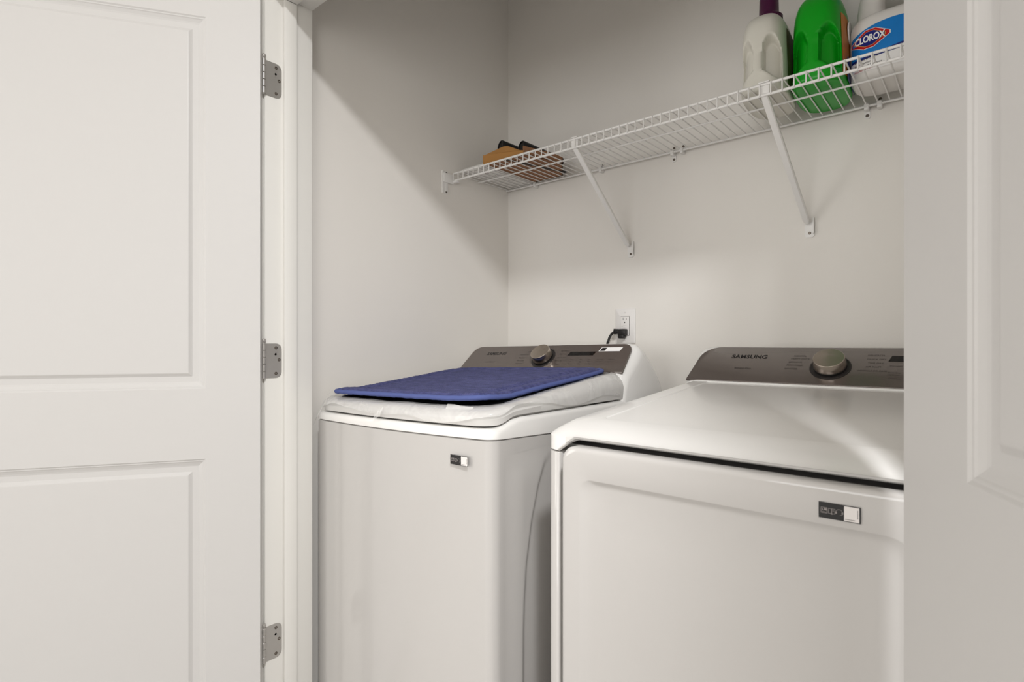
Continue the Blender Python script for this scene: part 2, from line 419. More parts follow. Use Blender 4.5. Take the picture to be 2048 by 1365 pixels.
brace(-0.405, -0.372, 'white diagonal shelf brace under the white detergent bottle with purple cap', 1)

# ------------------------------------------------------------------ appliances: shared shapes
def plan(x0, x1, y0, y1, r, sag, step=0.035, n=8, rb=None):
    """rounded outline seen from above with the front edge bowed by sag towards the camera"""
    rb = r if rb is None else rb
    xc, hw = (x0+x1)/2, (x1-x0)/2
    pts = drect(x0, x1, y0, y1, (r, r, rb, rb), n, int(.7/step), int(.8/step))
    return [(x, y - sag*(1-((x-xc)/hw)**2)*(1-sm(0.0, 0.22, y-y0))) for x, y in pts]
def on_plane(org, ux, uy, un):
    org, ux, uy, un = map(Vector, (org, ux, uy, un)); return lambda c: org + ux*c.x + uy*c.y + un*c.z
def console_text(parent, items, fr, m, name='lettering'):
    bm = B()
    for body, s, x, y, kw in items:
        t = text_bm(body, s, **kw); mapbm(t, lambda c: Vector((c.x+x, c.y+y, c.z))); join(bm, t)
    mapbm(bm, fr); o = obj(name, bm, m, parent, smooth=False)
    if 'fine' in name: o['kind'] = 'stuff'
    return o
def knob(root, fr, nrm, cx, cy, rr, h):
    c = fr(Vector((cx, cy, 0)))
    bm = B(); lathe(bm, c, nrm, ((rr*1.27, 0), (rr*1.27, 0.0010), (rr*1.18, 0.0014), (rr*1.17, 0.0006)), 56); obj('dial_ring', bm, M['ring'], root)
    bm = B(); lathe(bm, c, nrm, ((rr*1.0, 0), (rr*1.02, 0.004), (rr*1.02, 0.0065)), 56); obj('dial_base', bm, M['slot'], root)
    bm = B(); lathe(bm, c, nrm, ((rr*1.0, 0.0065), (rr*1.0, 0.007), (rr*0.975, h-0.0022), (rr*0.955, h-0.0006), (rr*0.93, h), (rr*0.5, h+0.0004), (0.0001, h+0.0006)), 72)
    kn = obj('dial', bm, M['knobtop'], root, ang=25)
    return kn
def knob_mat():
    m = mat('spun_steel', srgb(190, 180, 170), 0.26, metal=1.0)
    nt = m.node_tree; p = nt.nodes['Principled BSDF']; p.inputs['Anisotropic'].default_value = 0.75
    tg = nt.nodes.new('ShaderNodeTangent'); tg.direction_type = 'RADIAL'; tg.axis = 'Z'
    nt.links.new(tg.outputs[0], p.inputs['Tangent']); return m
M['knobtop'] = knob_mat()
def sticker(parent, fr, wd, ht):
    """service sticker: black field with three line icons and a blank white square where the code sits"""
    bm = B(); box(bm, 0, wd, -ht, 0, 0, 0.0004); mapbm(bm, fr)
    st = obj('sticker', bm, M['stickerblack'], parent, smooth=False)
    bm = B(); box(bm, wd*0.615, wd*0.968, -ht*0.955, -ht*0.045, 0.0004, 0.0006); mapbm(bm, fr); obj('white_square', bm, M['stickerwhite'], st, smooth=False)
    bm = B()
    for k in range(9): box(bm, wd*(0.64+0.026*k), wd*(0.659+0.026*k), -ht*0.87, -ht*0.83, 0.0006, 0.0007)
    for k in range(9): box(bm, wd*0.925, wd*0.94, -ht*(0.24+0.06*k), -ht*(0.20+0.06*k), 0.0006, 0.0007)
    mapbm(bm, fr); obj('fine_print', bm, M['printgrey'], st, smooth=False)
    bm = B(); a = ht*0.022; z0, z1 = 0.0004, 0.0007
    def fr4(x0, x1, y0, y1):
        box(bm, x0, x1, y1-a, y1, z0, z1); box(bm, x0, x1, y0, y0+a, z0, z1); box(bm, x0, x0+a, y0, y1, z0, z1); box(bm, x1-a, x1, y0, y1, z0, z1)
    g = ht*0.36
    x = wd*0.055; fr4(x, x+g, -ht*0.68, -ht*0.68+g)                      # warranty card
    box(bm, x+g*.15, x+g*.85, -ht*.62, -ht*.60, z0, z1); box(bm, x+g*.2, x+g*.45, -ht*.52, -ht*.50, z0, z1); box(bm, x+g*.2, x+g*.3, -ht*.52, -ht*.40, z0, z1); box(bm, x+g*.5, x+g*.9, -ht*.50, -ht*.38, z0, z1)
    x = wd*0.235; fr4(x, x+g*0.55, -ht*.66, -ht*.66+g*.9); fr4(x+g*.52, x+g*1.07, -ht*.66, -ht*.66+g*.9)   # open book
    box(bm, x+g*.68, x+g*.9, -ht*.52, -ht*.50, z0, z1); box(bm, x+g*.68, x+g*.9, -ht*.46, -ht*.44, z0, z1); box(bm, x+g*.4, x+g*.68, -ht*.70, -ht*.66, z0, z1)
    cx, cy, R = wd*0.50, -ht*0.50, g*0.5                                # headset
    arc = [(cx+R*math.cos(t), cy+R*math.sin(t), 0.0005) for t in [math.radians(200-220*i/14) for i in range(15)]]
    tube(bm, arc, a*0.55, 5)
    box(bm, cx-R*1.15, cx-R*0.75, cy-R*.55, cy+R*.15, z0, z1); box(bm, cx+R*.75, cx+R*1.15, cy-R*.55, cy+R*.15, z0, z1)
    tube(bm, [(cx+R*.95, cy-R*.5, .0005), (cx+R*.8, cy-R*.9, .0005), (cx+R*.2, cy-R*.95, .0005)], a*0.55, 5)
    mapbm(bm, fr); obj('icon', bm, M['icon'], st, smooth=False)
    return st

# ------------------------------------------------------------------ washer
WX0, WX1, WC = -1.447, -0.762, -1.1045
def wt(x): return 0.0070*(x-WC)/0.34                        # it stands a hair low on its left side
WA = thing('washing_machine', 'white top load washing machine with film on its lid, left of the dryer', 'washing machine', (WC, 1.2, 0))
YW = 0.832; SAG = 0.020
def seam_z(x, y): return 0.921 + wt(x) - 0.045*max(0, y-0.84)*(1-sm(1.0, 1.5, y)*0.3)
bm = B()
P0 = plan(WX0+.006, WX1-.006, YW+.006, 1.63, 0.018, SAG); P1 = plan(WX0, WX1, YW, 1.635, 0.024, SAG)
loft(bm, [[(x, y, 0.03) for x, y in P0], [(x, y, 0.036) for x, y in P1], [(x, y, 0.5) for x, y in P1],
          [(x, y, seam_z(x, y)-0.003) for x, y in P1], [(x, y, seam_z(x, y)-0.0012) for x, y in P0]])
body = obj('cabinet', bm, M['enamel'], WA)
# raised contour stamped into the side panel
CZ_ = ((0.03, 0.925), (0.50, 0.928), (0.565, 0.931), (0.643, 0.938), (0.736, 0.957), (0.81, 0.981), (0.856, 1.005), (0.872, 1.03), (0.878, 1.12), (0.90, 2.0))
def cedge(z):
    for (z0, y0), (z1, y1) in zip(CZ_, CZ_[1:]):
        if z <= z1: return y0 + (y1-y0)*(z-z0)/(z1-z0)
    return 2.0
bm = B(); gr = []
for j in range(101):
    z = 0.04 + 0.852*j/100; row = []
    for i in range(86):
        y = 0.866 + 0.264*i/85
        h = 0.0052*(1-sm(cedge(z)-.007, cedge(z)+.007, y))*sm(0.866, 0.930, y)*(1-sm(0.82, 0.892, z)*0.9)
        row.append(bm.verts.new((WX1+0.0003+h, y, z)))
    gr.append(row)
for p, q in zip(gr, gr[1:]):
    for i in range(85): bm.faces.new((p[i], p[i+1], q[i+1], q[i]))
obj('side_emboss', bm, M['enamel'], body, ang=80)
def feet(root, xs, ys):
    for x in xs:
        for y in ys:
            bm = B(); lathe(bm, (x, y, 0), (0, 0, 1), ((0.02, 0), (0.02, 0.012), (0.012, 0.014), (0.012, 0.03)), 14); obj('foot', bm, M['rubber'], root)
feet(WA, (WX0+.06, WX1-.06), (0.90, 1.57))
# top cover
bm = B()
def rim(x, y): return 0.9435 + wt(x) + 0.0175*sm(0.855, 0.915, y)
C = [plan(WX0+i, WX1-i, YW+i*1.1, 1.635-i, max(0.024-i*0.4, 0.012)+i*0.4, SAG) for i in (0.0, 0.0015, 0.004, 0.010, 0.016, 0.03)]
loft(bm, [[(x, y, seam_z(x, y)) for x, y in C[1]], [(x, y, seam_z(x, y)+.0012) for x, y in C[0]], [(x, y, rim(x, y)-.012) for x, y in C[0]],
          [(x, y, rim(x, y)-.007) for x, y in C[1]], [(x, y, rim(x, y)-.003) for x, y in C[2]], [(x, y, rim(x, y)-.0005) for x, y in C[3]], [(x, y, rim(x, y)) for x, y in C[4]], [(x, y, rim(x, y)-.003) for x, y in C[5]]])
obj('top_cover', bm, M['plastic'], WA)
# lid
LX0, LX1, LY0, LY1 = WX0+0.004, WX1-0.005, YW+0.003, 1.400
def ltop(x, y): return 0.9835 + 0.108*(y-0.87) + wt(x)
def gap(x, y): return rim(x, y) + 0.0028
LP = lambda i, r=0.055, j=None: plan(LX0+i, LX1-i, LY0+(i if j is None else j), LY1-i*0.3, r, SAG*0.9, 0.02, 10, 0.02)
bm = B()
def side(x, y): return gap(x, y) + 0.45*(ltop(x, y)-gap(x, y))
R = [[(x, y, gap(x, y)) for x, y in LP(0.006)], [(x, y, gap(x, y)+.002) for x, y in LP(0.001)], [(x, y, side(x, y)) for x, y in LP(0.0)],
     [(x, y, side(x, y)+0.35*(ltop(x, y)-side(x, y))) for x, y in LP(0.004)], [(x, y, side(x, y)+0.65*(ltop(x, y)-side(x, y))) for x, y in LP(0.012)],
     [(x, y, ltop(x, y)-.0022) for x, y in LP(0.024)], [(x, y, ltop(x, y)) for x, y in LP(0.034)], [(x, y, ltop(x, y)) for x, y in LP(0.0365)], [(x, y, ltop(x, y)-.002) for x, y in LP(0.037)]]
loft(bm, R)
lid = obj('lid', bm, M['lidwhite'], WA)
bm = B(); loft(bm, [[(x, y, ltop(x, y)-.004) for x, y in LP(0.0375, 0.04)], [(x, y, ltop(x, y)+.0006) for x, y in LP(0.0375, 0.04)], [(x, y, ltop(x, y)+.001) for x, y in LP(0.040, 0.04)]])
obj('lid_glass', bm, M['glass'], lid)
# wrinkled protective film still wrapped round the lid and the cover edge
bm = B()
def crinkle(x, y, z, a): return a*(noise.noise((x*17, y*15, z*9)) + 0.35*noise.noise((x*46+3, y*44, z*30)))
rings = []
hang = lambda x, y: gap(x, y) + 0.013 + 0.017*noise.noise((x*7+2, y*7, 0)) - 0.006*sm(-1.30, -1.42, x)
for kk, (i, fz) in enumerate(((-0.0035, 0.0), (-0.003, 0.35), (0.000, 0.7), (0.008, 0.9), (0.02, 1.0), (0.032, 1.02), (0.040, 1.02))):
    rg = []
    for x, y in plan(LX0+i, LX1-i, LY0+i, LY1-0.03, 0.055, SAG*0.9, 0.008, 14, 0.02):
        z0 = hang(x, y); z1 = ltop(x, y)+0.0015
        rg.append((x + crinkle(x, y, fz, .0014), y + crinkle(y, x, fz+3, .0014), z0+(z1-z0)*fz + crinkle(x, y, fz+7, 0.0022)))
    rings.append(rg)
loft(bm, rings, False, False)
fl = obj('protective_film', bm, M['film'], lid, ang=80)
fl['label'] = 'crinkled clear film wrapped round the lid edge'
for (ax, ay, az, bx, by, bz, wv) in ((-1.40, 0.845, 0.985, -1.452, 0.828, 0.900, 0.035), (-0.905, 0.835, 0.985, -0.835, 0.850, 0.988, 0.018), (-1.10, 0.806, 0.966, -1.135, 0.8085, 0.948, 0.03)):
    bm = B(); g = []
    for i in range(9):
        row = []
        for j in range(6):
            t, s = i/8, (j/5-0.5)
            p = Vector((ax, ay, az)).lerp(Vector((bx, by, bz)), t) + Vector((0.35, 0.2, 0.9))*s*wv*(1-0.5*t)
            row.append(bm.verts.new(p + Vector((crinkle(p.x, p.y, i*.3, .004), crinkle(p.y, p.z, i*.4, .003), crinkle(p.z, p.x, j, .003)))))
        g.append(row)
    for a, b2 in zip(g, g[1:]):
        for j in range(5): bm.faces.new((a[j], a[j+1], b2[j+1], b2[j]))
    obj('film_flap', bm, M['film'], lid, ang=80)
# console housing and face
def console_housing(root, x0, x1, prof, zb, m, tilt=lambda x: 0):
    bm = B(); rings = []; ym = max(prof, key=lambda p: p[1])[0]
    secs = [(x0, .80, -.004), (x0+.003, .86, 0), (x0+.010, .925, 0), (x0+.022, .975, 0), (x0+.042, 1, 0)]
    secs = secs + [(x0+x1-x, k, j) for x, k, j in reversed(secs)]
    for x, k, j in secs: rings.append([(x, y + (1-k)*0.12*max(-1, min(1, (ym-y)/.045)), zb + (z-zb)*k + tilt(x)) for y, z in prof])
    loft(bm, rings); return obj('console', bm, m, root)
wprof = [(1.36, 0.93), (1.372, 1.0), (1.384, 1.0355)] + [(1.384 + .087*t, 1.0355 + .081*t) for t in (.1, .3, .5, .7, .9)] + [(1.470, 1.1155), (1.476, 1.1195), (1.486, 1.1215), (1.50, 1.119), (1.53, 1.104), (1.565, 1.078), (1.60, 1.043), (1.628, 1.005), (1.642, 0.965), (1.645, 0.93)]
con = console_housing(WA, WX0, WX1, wprof, 0.93, M['plastic'], wt)
PH = math.atan2(.081, .087); ux, uy, un = Vector((1, 0, 0)), Vector((0, math.cos(PH), math.sin(PH))), Vector((0, -math.sin(PH), math.cos(PH)))
def face(org, tilt): 
    f = on_plane(org, ux, uy, un)
    return lambda c: (lambda p: Vector((p.x, p.y, p.z + tilt(p.x))))(f(c))
fw = face((WC, 1.384, 1.0355), wt); LS = math.hypot(.087, .081)
def console_face(root, fr, hb, ht, L, r):
    pl = rrect(-1, 1, 0.003, L+0.003, 0.001, 1)
    # trapezoid with rounded upper corners
    poly = [(-hb, 0.003), (hb, 0.003)]
    for k in range(9): t = math.radians(90*k/8); poly.append((ht-r+r*math.cos(t) + (hb-ht)*(1-(L-r+r*math.sin(t))/L), L-r+r*math.sin(t)))
    for k in range(9): t = math.radians(90+90*k/8); poly.append((-ht+r+r*math.cos(t) - (hb-ht)*(1-(L-r+r*math.sin(t))/L), L-r+r*math.sin(t)))
    poly = dense(poly, 0.05)
    bm = B(); loft(bm, [[fr(Vector((u, v, -0.004))) for u, v in poly], [fr(Vector((u, v, 0.0016))) for u, v in poly], [fr(Vector((u*0.9975, v*0.985+0.001, 0.0024))) for u, v in poly]])
    return obj('control_panel', bm, M['console'], root)
cp = console_face(WA, fw, 0.331, 0.322, LS+0.004, 0.030)
fw2 = lambda c: fw(Vector((c.x, c.y, c.z+0.0026)))
def arc_labels(names, left, y0, dy, x0, dx, s):
    return [(n, s, x0 + (dx*i*i), y0 - dy*i, dict(ax='RIGHT' if left else 'LEFT')) for i, n in enumerate(names)]
console_text(cp, [('SAMSUNG', 0.0195, -0.199, 0.085, dict(bold=0.0006, space=1.02, xs=1.0))], fw2, M['print'])
small = [('ActiveWave 4.5', 0.0075, -0.205, 0.044, {})]
small += [(n, 0.0062, x, y, dict(ax='RIGHT')) for n, x, y in (('NORMAL', -.038, .092), ('HEAVY DUTY', -.050, .078), ('BEDDING', -.056, .063), ('DELICATES', -.054, .050), ('RINSE+SPIN', -.050, .036))]
small += [(n, 0.0062, x, y, dict(ax='LEFT')) for n, x, y in (('PERM PRESS', .074, .094), ('DEEP WASH', .076, .080), ('QUICK WASH', .074, .063), ('SPIN ONLY', .072, .050), ('SELF CLEAN', .066, .034))]
small += [(n, 0.0056, x, y, dict(ax='LEFT')) for n, x, y in (('Temp.', .128, .055), ('Spin', .165, .055), ('Soil', .195, .055), ('Delay End', .222, .055), ('Smart Care', .262, .055), ('Hot', .128, .046), ('High', .165, .046), ('Heavy', .195, .046), ('Deep Fill', .222, .046), ('Child Lock', .262, .046), ('Warm', .128, .036), ('Med', .165, .036), ('Normal', .195, .036))]
console_text(cp, small, fw2, M['printgrey'], 'fine_lettering')
bm = B(); poly = [(0.108, .073), (0.203, .073), (0.209, .090), (0.114, .090)]
prism(bm, poly, lambda u, v, d: fw(Vector((u, v, d))), 0.0018, 0.0028); obj('display', bm, M['display'], cp, smooth=False)
bm = B(); prism(bm, [(0.215, .091), (0.288, .091), (0.293, .108), (0.220, .108)], lambda u, v, d: fw(Vector((u, v, d))), 0.0018, 0.0028); tg = obj('energy_tag', bm, M['white'], cp, smooth=False)
bm = B(); prism(bm, [(0.219, .0925), (0.236, .0925), (0.240, .106), (0.223, .106)], lambda u, v, d: fw(Vector((u, v, d))), 0.0028, 0.0031); obj('tag_black', bm, M['stickerblack'], cp, smooth=False)
knob(cp, fw2, un, 0.0205, 0.062, 0.034, 0.031)
sticker(body, on_plane((-0.8712, 0.8165, 0.8895), (1, 0.028, 0.004), (0, 0, 1), (0, -1, 0)), 0.052, 0.0205)
# blue bath mat lying on the lid
bm = B()
MC = dict(fl=(-1.411, 0.853), fr=(-0.822, 0.862), br=(-0.818, 1.388), bl=(-1.404, 1.352))
def mp(u, v):
    a = Vector(MC['fl']).lerp(Vector(MC['fr']), u); b2 = Vector(MC['bl']).lerp(Vector(MC['br']), u); return a.lerp(b2, v)
def mz(x, y, u, v):
    return ltop(x, y) + 0.006 + 0.011*(1-sm(0, 0.20, v)) + 0.004*sm(0.8, 1.0, u)*(1-v) + 0.0012*noise.noise((x*6, y*6, 2))
NU, NV = 210, 180
def mat_grid(bm, off, inset, relief):
    g = []
    for j in range(NV+1):
        row = []
        for i in range(NU+1):
            u, v = i/NU, j/NV
            # rounded corners: squeeze the square towards a superellipse
            a, b2 = 2*u-1, 2*v-1
            k = (abs(a)**13 + abs(b2)**13)**(1/13) if (a or b2) else 1; m_ = max(abs(a), abs(b2), 1e-6); sc = m_/k
            ea, eb = a, b2; a, b2 = a*sc*(1-inset*2/.57), b2*sc*(1-inset*2/.49)
            p = mp((a+1)/2, (b2+1)/2)
            e = (1-max(abs(ea), abs(eb)))*0.26
            z = mz(p.x, p.y, (a+1)/2, (b2+1)/2) + off
            if relief:
                groove = lambda c: math.exp(-((e-c)/0.0042)**2)
                z += 0.010*sm(0.0, 0.016, e) - 0.0080*groove(0.042) - 0.0080*groove(0.060) - 0.0035*(1-sm(0.003, 0.012, e)) + 0.0012*noise.noise((p.x*60, p.y*90, 1)) + 0.0008*noise.noise((p.x*190, p.y*190, 5))
            row.append(bm.verts.new((p.x, p.y, z)))
        g.append(row)
    for a, b2 in zip(g, g[1:]):
        for i in range(NU): bm.faces.new((a[i], a[i+1], b2[i+1], b2[i]))
    return g
BM = thing('bath_mat', 'blue terry bath mat with stitched border lying on the washer lid', 'mat', (-1.11, 1.1, 1.01))
mat_grid(bm, 0.000, 0.0, True); obj('pile', bm, M['terry'], BM, ang=180)
bm = B(); g = mat_grid(bm, -0.0012, 0.004, False); obj('backing', bm, M['rubberback'], BM, ang=180)
bm = B(); gg = mat_grid(bm, 0.0, 0.0, True)
edge = [v.co.copy() for v in gg[0]] + [r[-1].co.copy() for r in gg[1:]] + [v.co.copy() for v in gg[-1][::-1][1:]] + [r[0].co.copy() for r in gg[::-1][1:]]
bm.free(); bm = B(); tube(bm, [p + Vector((0, 0, 0.0035)) for p in edge[::2]] + [edge[0] + Vector((0, 0, 0.0035))], 0.0062, 8); obj('binding', bm, M['binding'], BM, ang=80)

# ------------------------------------------------------------------ dryer
DX0, DX1, DC = -0.620, 0.066, -0.277
DR = thing('clothes_dryer', 'white clothes dryer with grey console, right of the washer', 'dryer', (DC, 1.2, 0))
YD = 0.822
bm = B()
for a, b2 in ((DX0, DX0+0.0335), (DX1-0.0335, DX1)):
    pl = rrect(a, b2, YD, 0.95, (0.026, 0.008, 0.001, 0.001) if a == DX0 else (0.008, 0.026, 0.001, 0.001), 8)
    loft(bm, [[(x, y, 0.02) for x, y in pl], [(x, y, 0.9285) for x, y in pl], [((x-(a+b2)/2)*.92+(a+b2)/2, y+.001, 0.9305) for x, y in pl]])
box(bm, DX0+.0005, DX1-.0005, 0.872, 1.60, 0.02, 0.938)
box(bm, DX0+.03, DX1-.03, YD+.006, 0.90, 0.895, 0.9295, 0.012, 4)
box(bm, DX0+.03, DX1-.03, YD+.006, 0.90, 0.02, 0.06, 0.004)
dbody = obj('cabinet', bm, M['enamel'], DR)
feet(DR, (DX0+.06, DX1-.06), (0.90, 1.55))
# top cover
def dtop(y): return (0.9845 + 0.0806*(y-0.90)) if y >= 0.90 else 0.9845 - 0.17*(0.90-y) - 1.2*(0.90-y)**2
bm = B()
def dplan(i, fi): return plan(DX0+i, DX1-i, YD-0.002+fi, 1.60-i, max(0.03-i*.3, 0.014)+max(0, i-.02)*.2, 0.0, 0.02, 8)
def zlow(x, y):
    f = (1-sm(0.850, 0.858, y))*sm(DX0+.036, DX0+.058, x)*(1-sm(DX1-.058, DX1-.036, x)); return 0.9318 + 0.022*f
ff = lambda x, y: (zlow(x, y)-.9318)/.022
rings = [[(x, y + 0.03*ff(x, y), zlow(x, y)+.001) for x, y in dplan(.004, .004)], [(x, y + .011*ff(x, y), zlow(x, y)) for x, y in dplan(.0035, .0035)], [(x, y + .006*ff(x, y), zlow(x, y)+.002+.0015*ff(x, y)) for x, y in dplan(.0, .0)],
         [(x, y + .002*ff(x, y), zlow(x, y)+.004+.003*ff(x, y)) for x, y in dplan(.0, .0)]]
for i, fi, f in ((0, 0, .08), (.0015, .002, .28), (.005, .006, .52), (.011, .013, .76), (.019, .024, .92), (.030, .038, .985), (.045, .058, 1.0), (.060, .080, 1.0), (.068, .088, 1.0)):
    rings.append([(x, y, (max(zlow(x, y)+.008, 0.959))*(1-f) + dtop(y)*f) for x, y in dplan(i, fi)])
for i, fi, dz in ((.0695, .0895, .0020), (.074, .094, .0020), (.12, .13, .0020), (.20, .20, .0020), (.25, .25, .0020)): rings.append([(x, y, dtop(y)-dz) for x, y in dplan(i, fi)])
loft(bm, rings)
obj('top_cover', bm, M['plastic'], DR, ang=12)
# door with a scooped front
bm = B()
dx0, dx1, dz0, dz1 = -0.5685, -0.014, 0.11, 0.9475
rr = lambda i, r=.026, r2=.045: drect(dx0+i, dx1-i, dz0+i, dz1-i, (r, r, r2, r), 8, 12, 16)
N0 = len(rr(0))
def ringat(pts, d): return [(x, 0.801+d+0.006*((x-dx0)/(dx1-dx0)), z) for x, z in pts]
def scoop(ix0, ix1, iz0, iz1, r): 
    base = rr(0); q = []
    for x, z in base: q.append((dx0+ix0 + (x-dx0)/(dx1-dx0)*(dx1-ix1-dx0-ix0), dz0+iz0 + (z-dz0)/(dz1-dz0)*(dz1-iz1-dz0-iz0)))
    return q
loft(bm, [ringat(rr(.004), .026), ringat(rr(.0), .024), ringat(rr(0), .006), ringat(rr(.0012), .0025), ringat(rr(.0045), .0006), ringat(rr(.009), 0),
          ringat(scoop(.036, .036, .05, .0525, 0), 0), ringat(scoop(.040, .040, .055, .0540, 0), .0006), ringat(scoop(.050, .050, .07, .058, 0), .0042), ringat(scoop(.064, .064, .09, .066, 0), .0058), ringat(scoop(.10, .10, .16, .14, 0), .0052), ringat(scoop(.16, .16, .26, .30, 0), .0040)])
ddoor = obj('door', bm, M['enamel'], DR, ang=50)
sticker(ddoor, on_plane((-0.1612, 0.8041, 0.9236), (1, 0.0107, 0.0), (0, 0, 1), (0, -1, 0)), 0.0468, 0.0204)
# console
dprof = [(1.425, 0.95), (1.435, 1.0), (1.440, 1.0285)] + [(1.440 + .106*t, 1.0285 + .086*t) for t in (.1, .3, .5, .7, .9)] + [(1.545, 1.1135), (1.551, 1.1172), (1.560, 1.1185), (1.570, 1.115), (1.59, 1.10), (1.606, 1.07), (1.614, 1.03), (1.615, 0.95)]
console_housing(DR, DX0, DX1, dprof, 0.95, M['plastic'])
PH = math.atan2(.086, .106); uy, un = Vector((0, math.cos(PH), math.sin(PH))), Vector((0, -math.sin(PH), math.cos(PH)))
fd = face((DC, 1.440, 1.0285), lambda x: 0); LD = math.hypot(.106, .086)
cpd = console_face(DR, fd, 0.333, 0.318, LD+0.003, 0.045)
fd2 = lambda c: fd(Vector((c.x, c.y, c.z+0.0026)))
console_text(cpd, [('SAMSUNG', 0.0195, -0.190, 0.099, dict(bold=0.0006, space=1.02, xs=1.0))], fd2, M['print'])
small = [('Sensor Dry', 0.0090, -0.196, 0.053, dict(bold=.0002))]
small += [(n, 0.0070, x, y, dict(ax='LEFT')) for n, x, y in (('NORMAL', -.083, .105), ('HEAVY DUTY', -.088, .094), ('BEDDING', -.091, .081), ('PERM PRESS', -.094, .069), ('SANITIZE', -.096, .056))]
small += [(n, 0.0070, x, y, dict(ax='LEFT')) for n, x, y in (('DELICATES', .074, .111), ('QUICK DRY', .074, .097), ('TIME DRY', .077, .083), ('AIR FLUFF', .074, .070), ('WRINKLE RELEASE', .058, .056))]
small += [(n, 0.0058, x, y, dict(ax='LEFT')) for n, x, y in (('Dry Level', .120, .075), ('Temp.', .150, .075), ('More Dry', .118, .052), ('Optimum', .118, .045), ('High', .150, .052), ('Time', .150, .045), ('Child Lock', .12, .033))]
console_text(cpd, small, fd2, M['printgrey'], 'fine_lettering')
bm = B(); prism(bm, [(0.116, .090), (0.225, .090), (0.231, .110), (0.122, .110)], lambda u, v, d: fd(Vector((u, v, d))), 0.0018, 0.0028); obj('display', bm, M['display'], cpd, smooth=False)
knob(cpd, fd2, un, 0.003, 0.065, 0.0345, 0.030)

# ------------------------------------------------------------------ outlet and plug
OX, OZ = -0.9585, 1.1895
OU = thing('wall_outlet', 'white wall outlet with black plug above the washer', 'outlet', (OX, YB, OZ))
bm = B(); pl = rrect(OX-.0395, OX+.0395, OZ-.062, OZ+.062, .004, 4)
ins = lambda d: [(OX+(x-OX)*(1-d/.0395), OZ+(z-OZ)*(1-d/.062)) for x, z in pl]
loft(bm, [[(x, YB, z) for x, z in pl], [(x, YB-.003, z) for x, z in pl], [(x, YB-.0055, z) for x, z in ins(.004)]])
obj('plate', bm, M['outlet'], OU)
bm = B(); prism(bm, rrect(OX-.0178, OX+.0178, OZ-.0342, OZ+.0342, .001, 2), lambda u, v, d: (u, YB-d, v), .005, .0057); obj('recess', bm, M['printgrey'], OU, smooth=False)
bm = B(); box(bm, OX-.0166, OX+.0166, YB-.0085, YB-.005, OZ-.0330, OZ+.0330, .001); rc = obj('receptacle', bm, M['outlet'], OU)
def holes(zc):
    for x, hh in ((-.0064, .0045), (.0064, .0036)):
        bm = B(); box(bm, OX+x-.0007, OX+x+.0007, YB-.0088, YB-.008, zc+.002-hh, zc+.002+hh); obj('slot', bm, M['slot'], rc, smooth=False)
    bm = B(); lathe(bm, (OX, YB-.008, zc-.010), (0, -1, 0), ((.0024, 0), (.0024, .0008)), 12); obj('ground_hole', bm, M['slot'], rc)
holes(OZ+.0225); holes(OZ-.021)
bm = B(); box(bm, OX-.007, OX+.007, YB-.0094, YB-.008, OZ+.0005, OZ+.0040, .0005); box(bm, OX-.007, OX+.007, YB-.0094, YB-.008, OZ-.0055, OZ-.002, .0005); obj('test_button', bm, M['outlet'], rc)
bm = B(); lathe(bm, (OX-.010, YB-.0085, OZ-.001), (0, -1, 0), ((.0012, 0), (.0012, .0003)), 8); obj('indicator', bm, M['slot'], rc)
for dz in (.048, -.048): wall_screw((OX, YB-.0055, OZ+dz), (0, -1, 0), OU, .0032, 'outlet')
PC = thing('power_cord', 'black plug and cord in the wall outlet, dropping behind the washer', 'cord', (OX, YB-.02, OZ-.02))
zc = OZ-.0235
bm = B(); box(bm, OX-.017, OX+.0125, YB-.030, YB-.0086, zc-.010, zc+.0125, .003); box(bm, OX-.018, OX+.006, YB-.028, YB-.0086, zc-.021, zc-.006, .004)
pg = obj('plug', bm, M['rubber'], PC)
bm = B()
for k in range(5): box(bm, OX-.033+k*.0036, OX-.0305+k*.0036, YB-.030, YB-.012, zc-.006+.0006*k, zc+.0135-.0002*k, .0012)
tube(bm, [(OX-.036, YB-.021, zc+.003), (OX-.012, YB-.021, zc+.003)], .0065, 10); obj('strain_relief', bm, M['rubber'], pg)
bm = B(); tube(bm, curve_tube([(OX-.030, YB-.021, zc+.003), (OX-.040, YB-.022, zc-.001), (OX-.049, YB-.025, zc-.013), (OX-.054, YB-.03, zc-.032), (OX-.055, YB-.035, zc-.06), (OX-.05, YB-.04, zc-.25), (OX-.04, YB-.04, zc-.55)], 8), .0043, 10); obj('cord', bm, M['rubber'], PC)

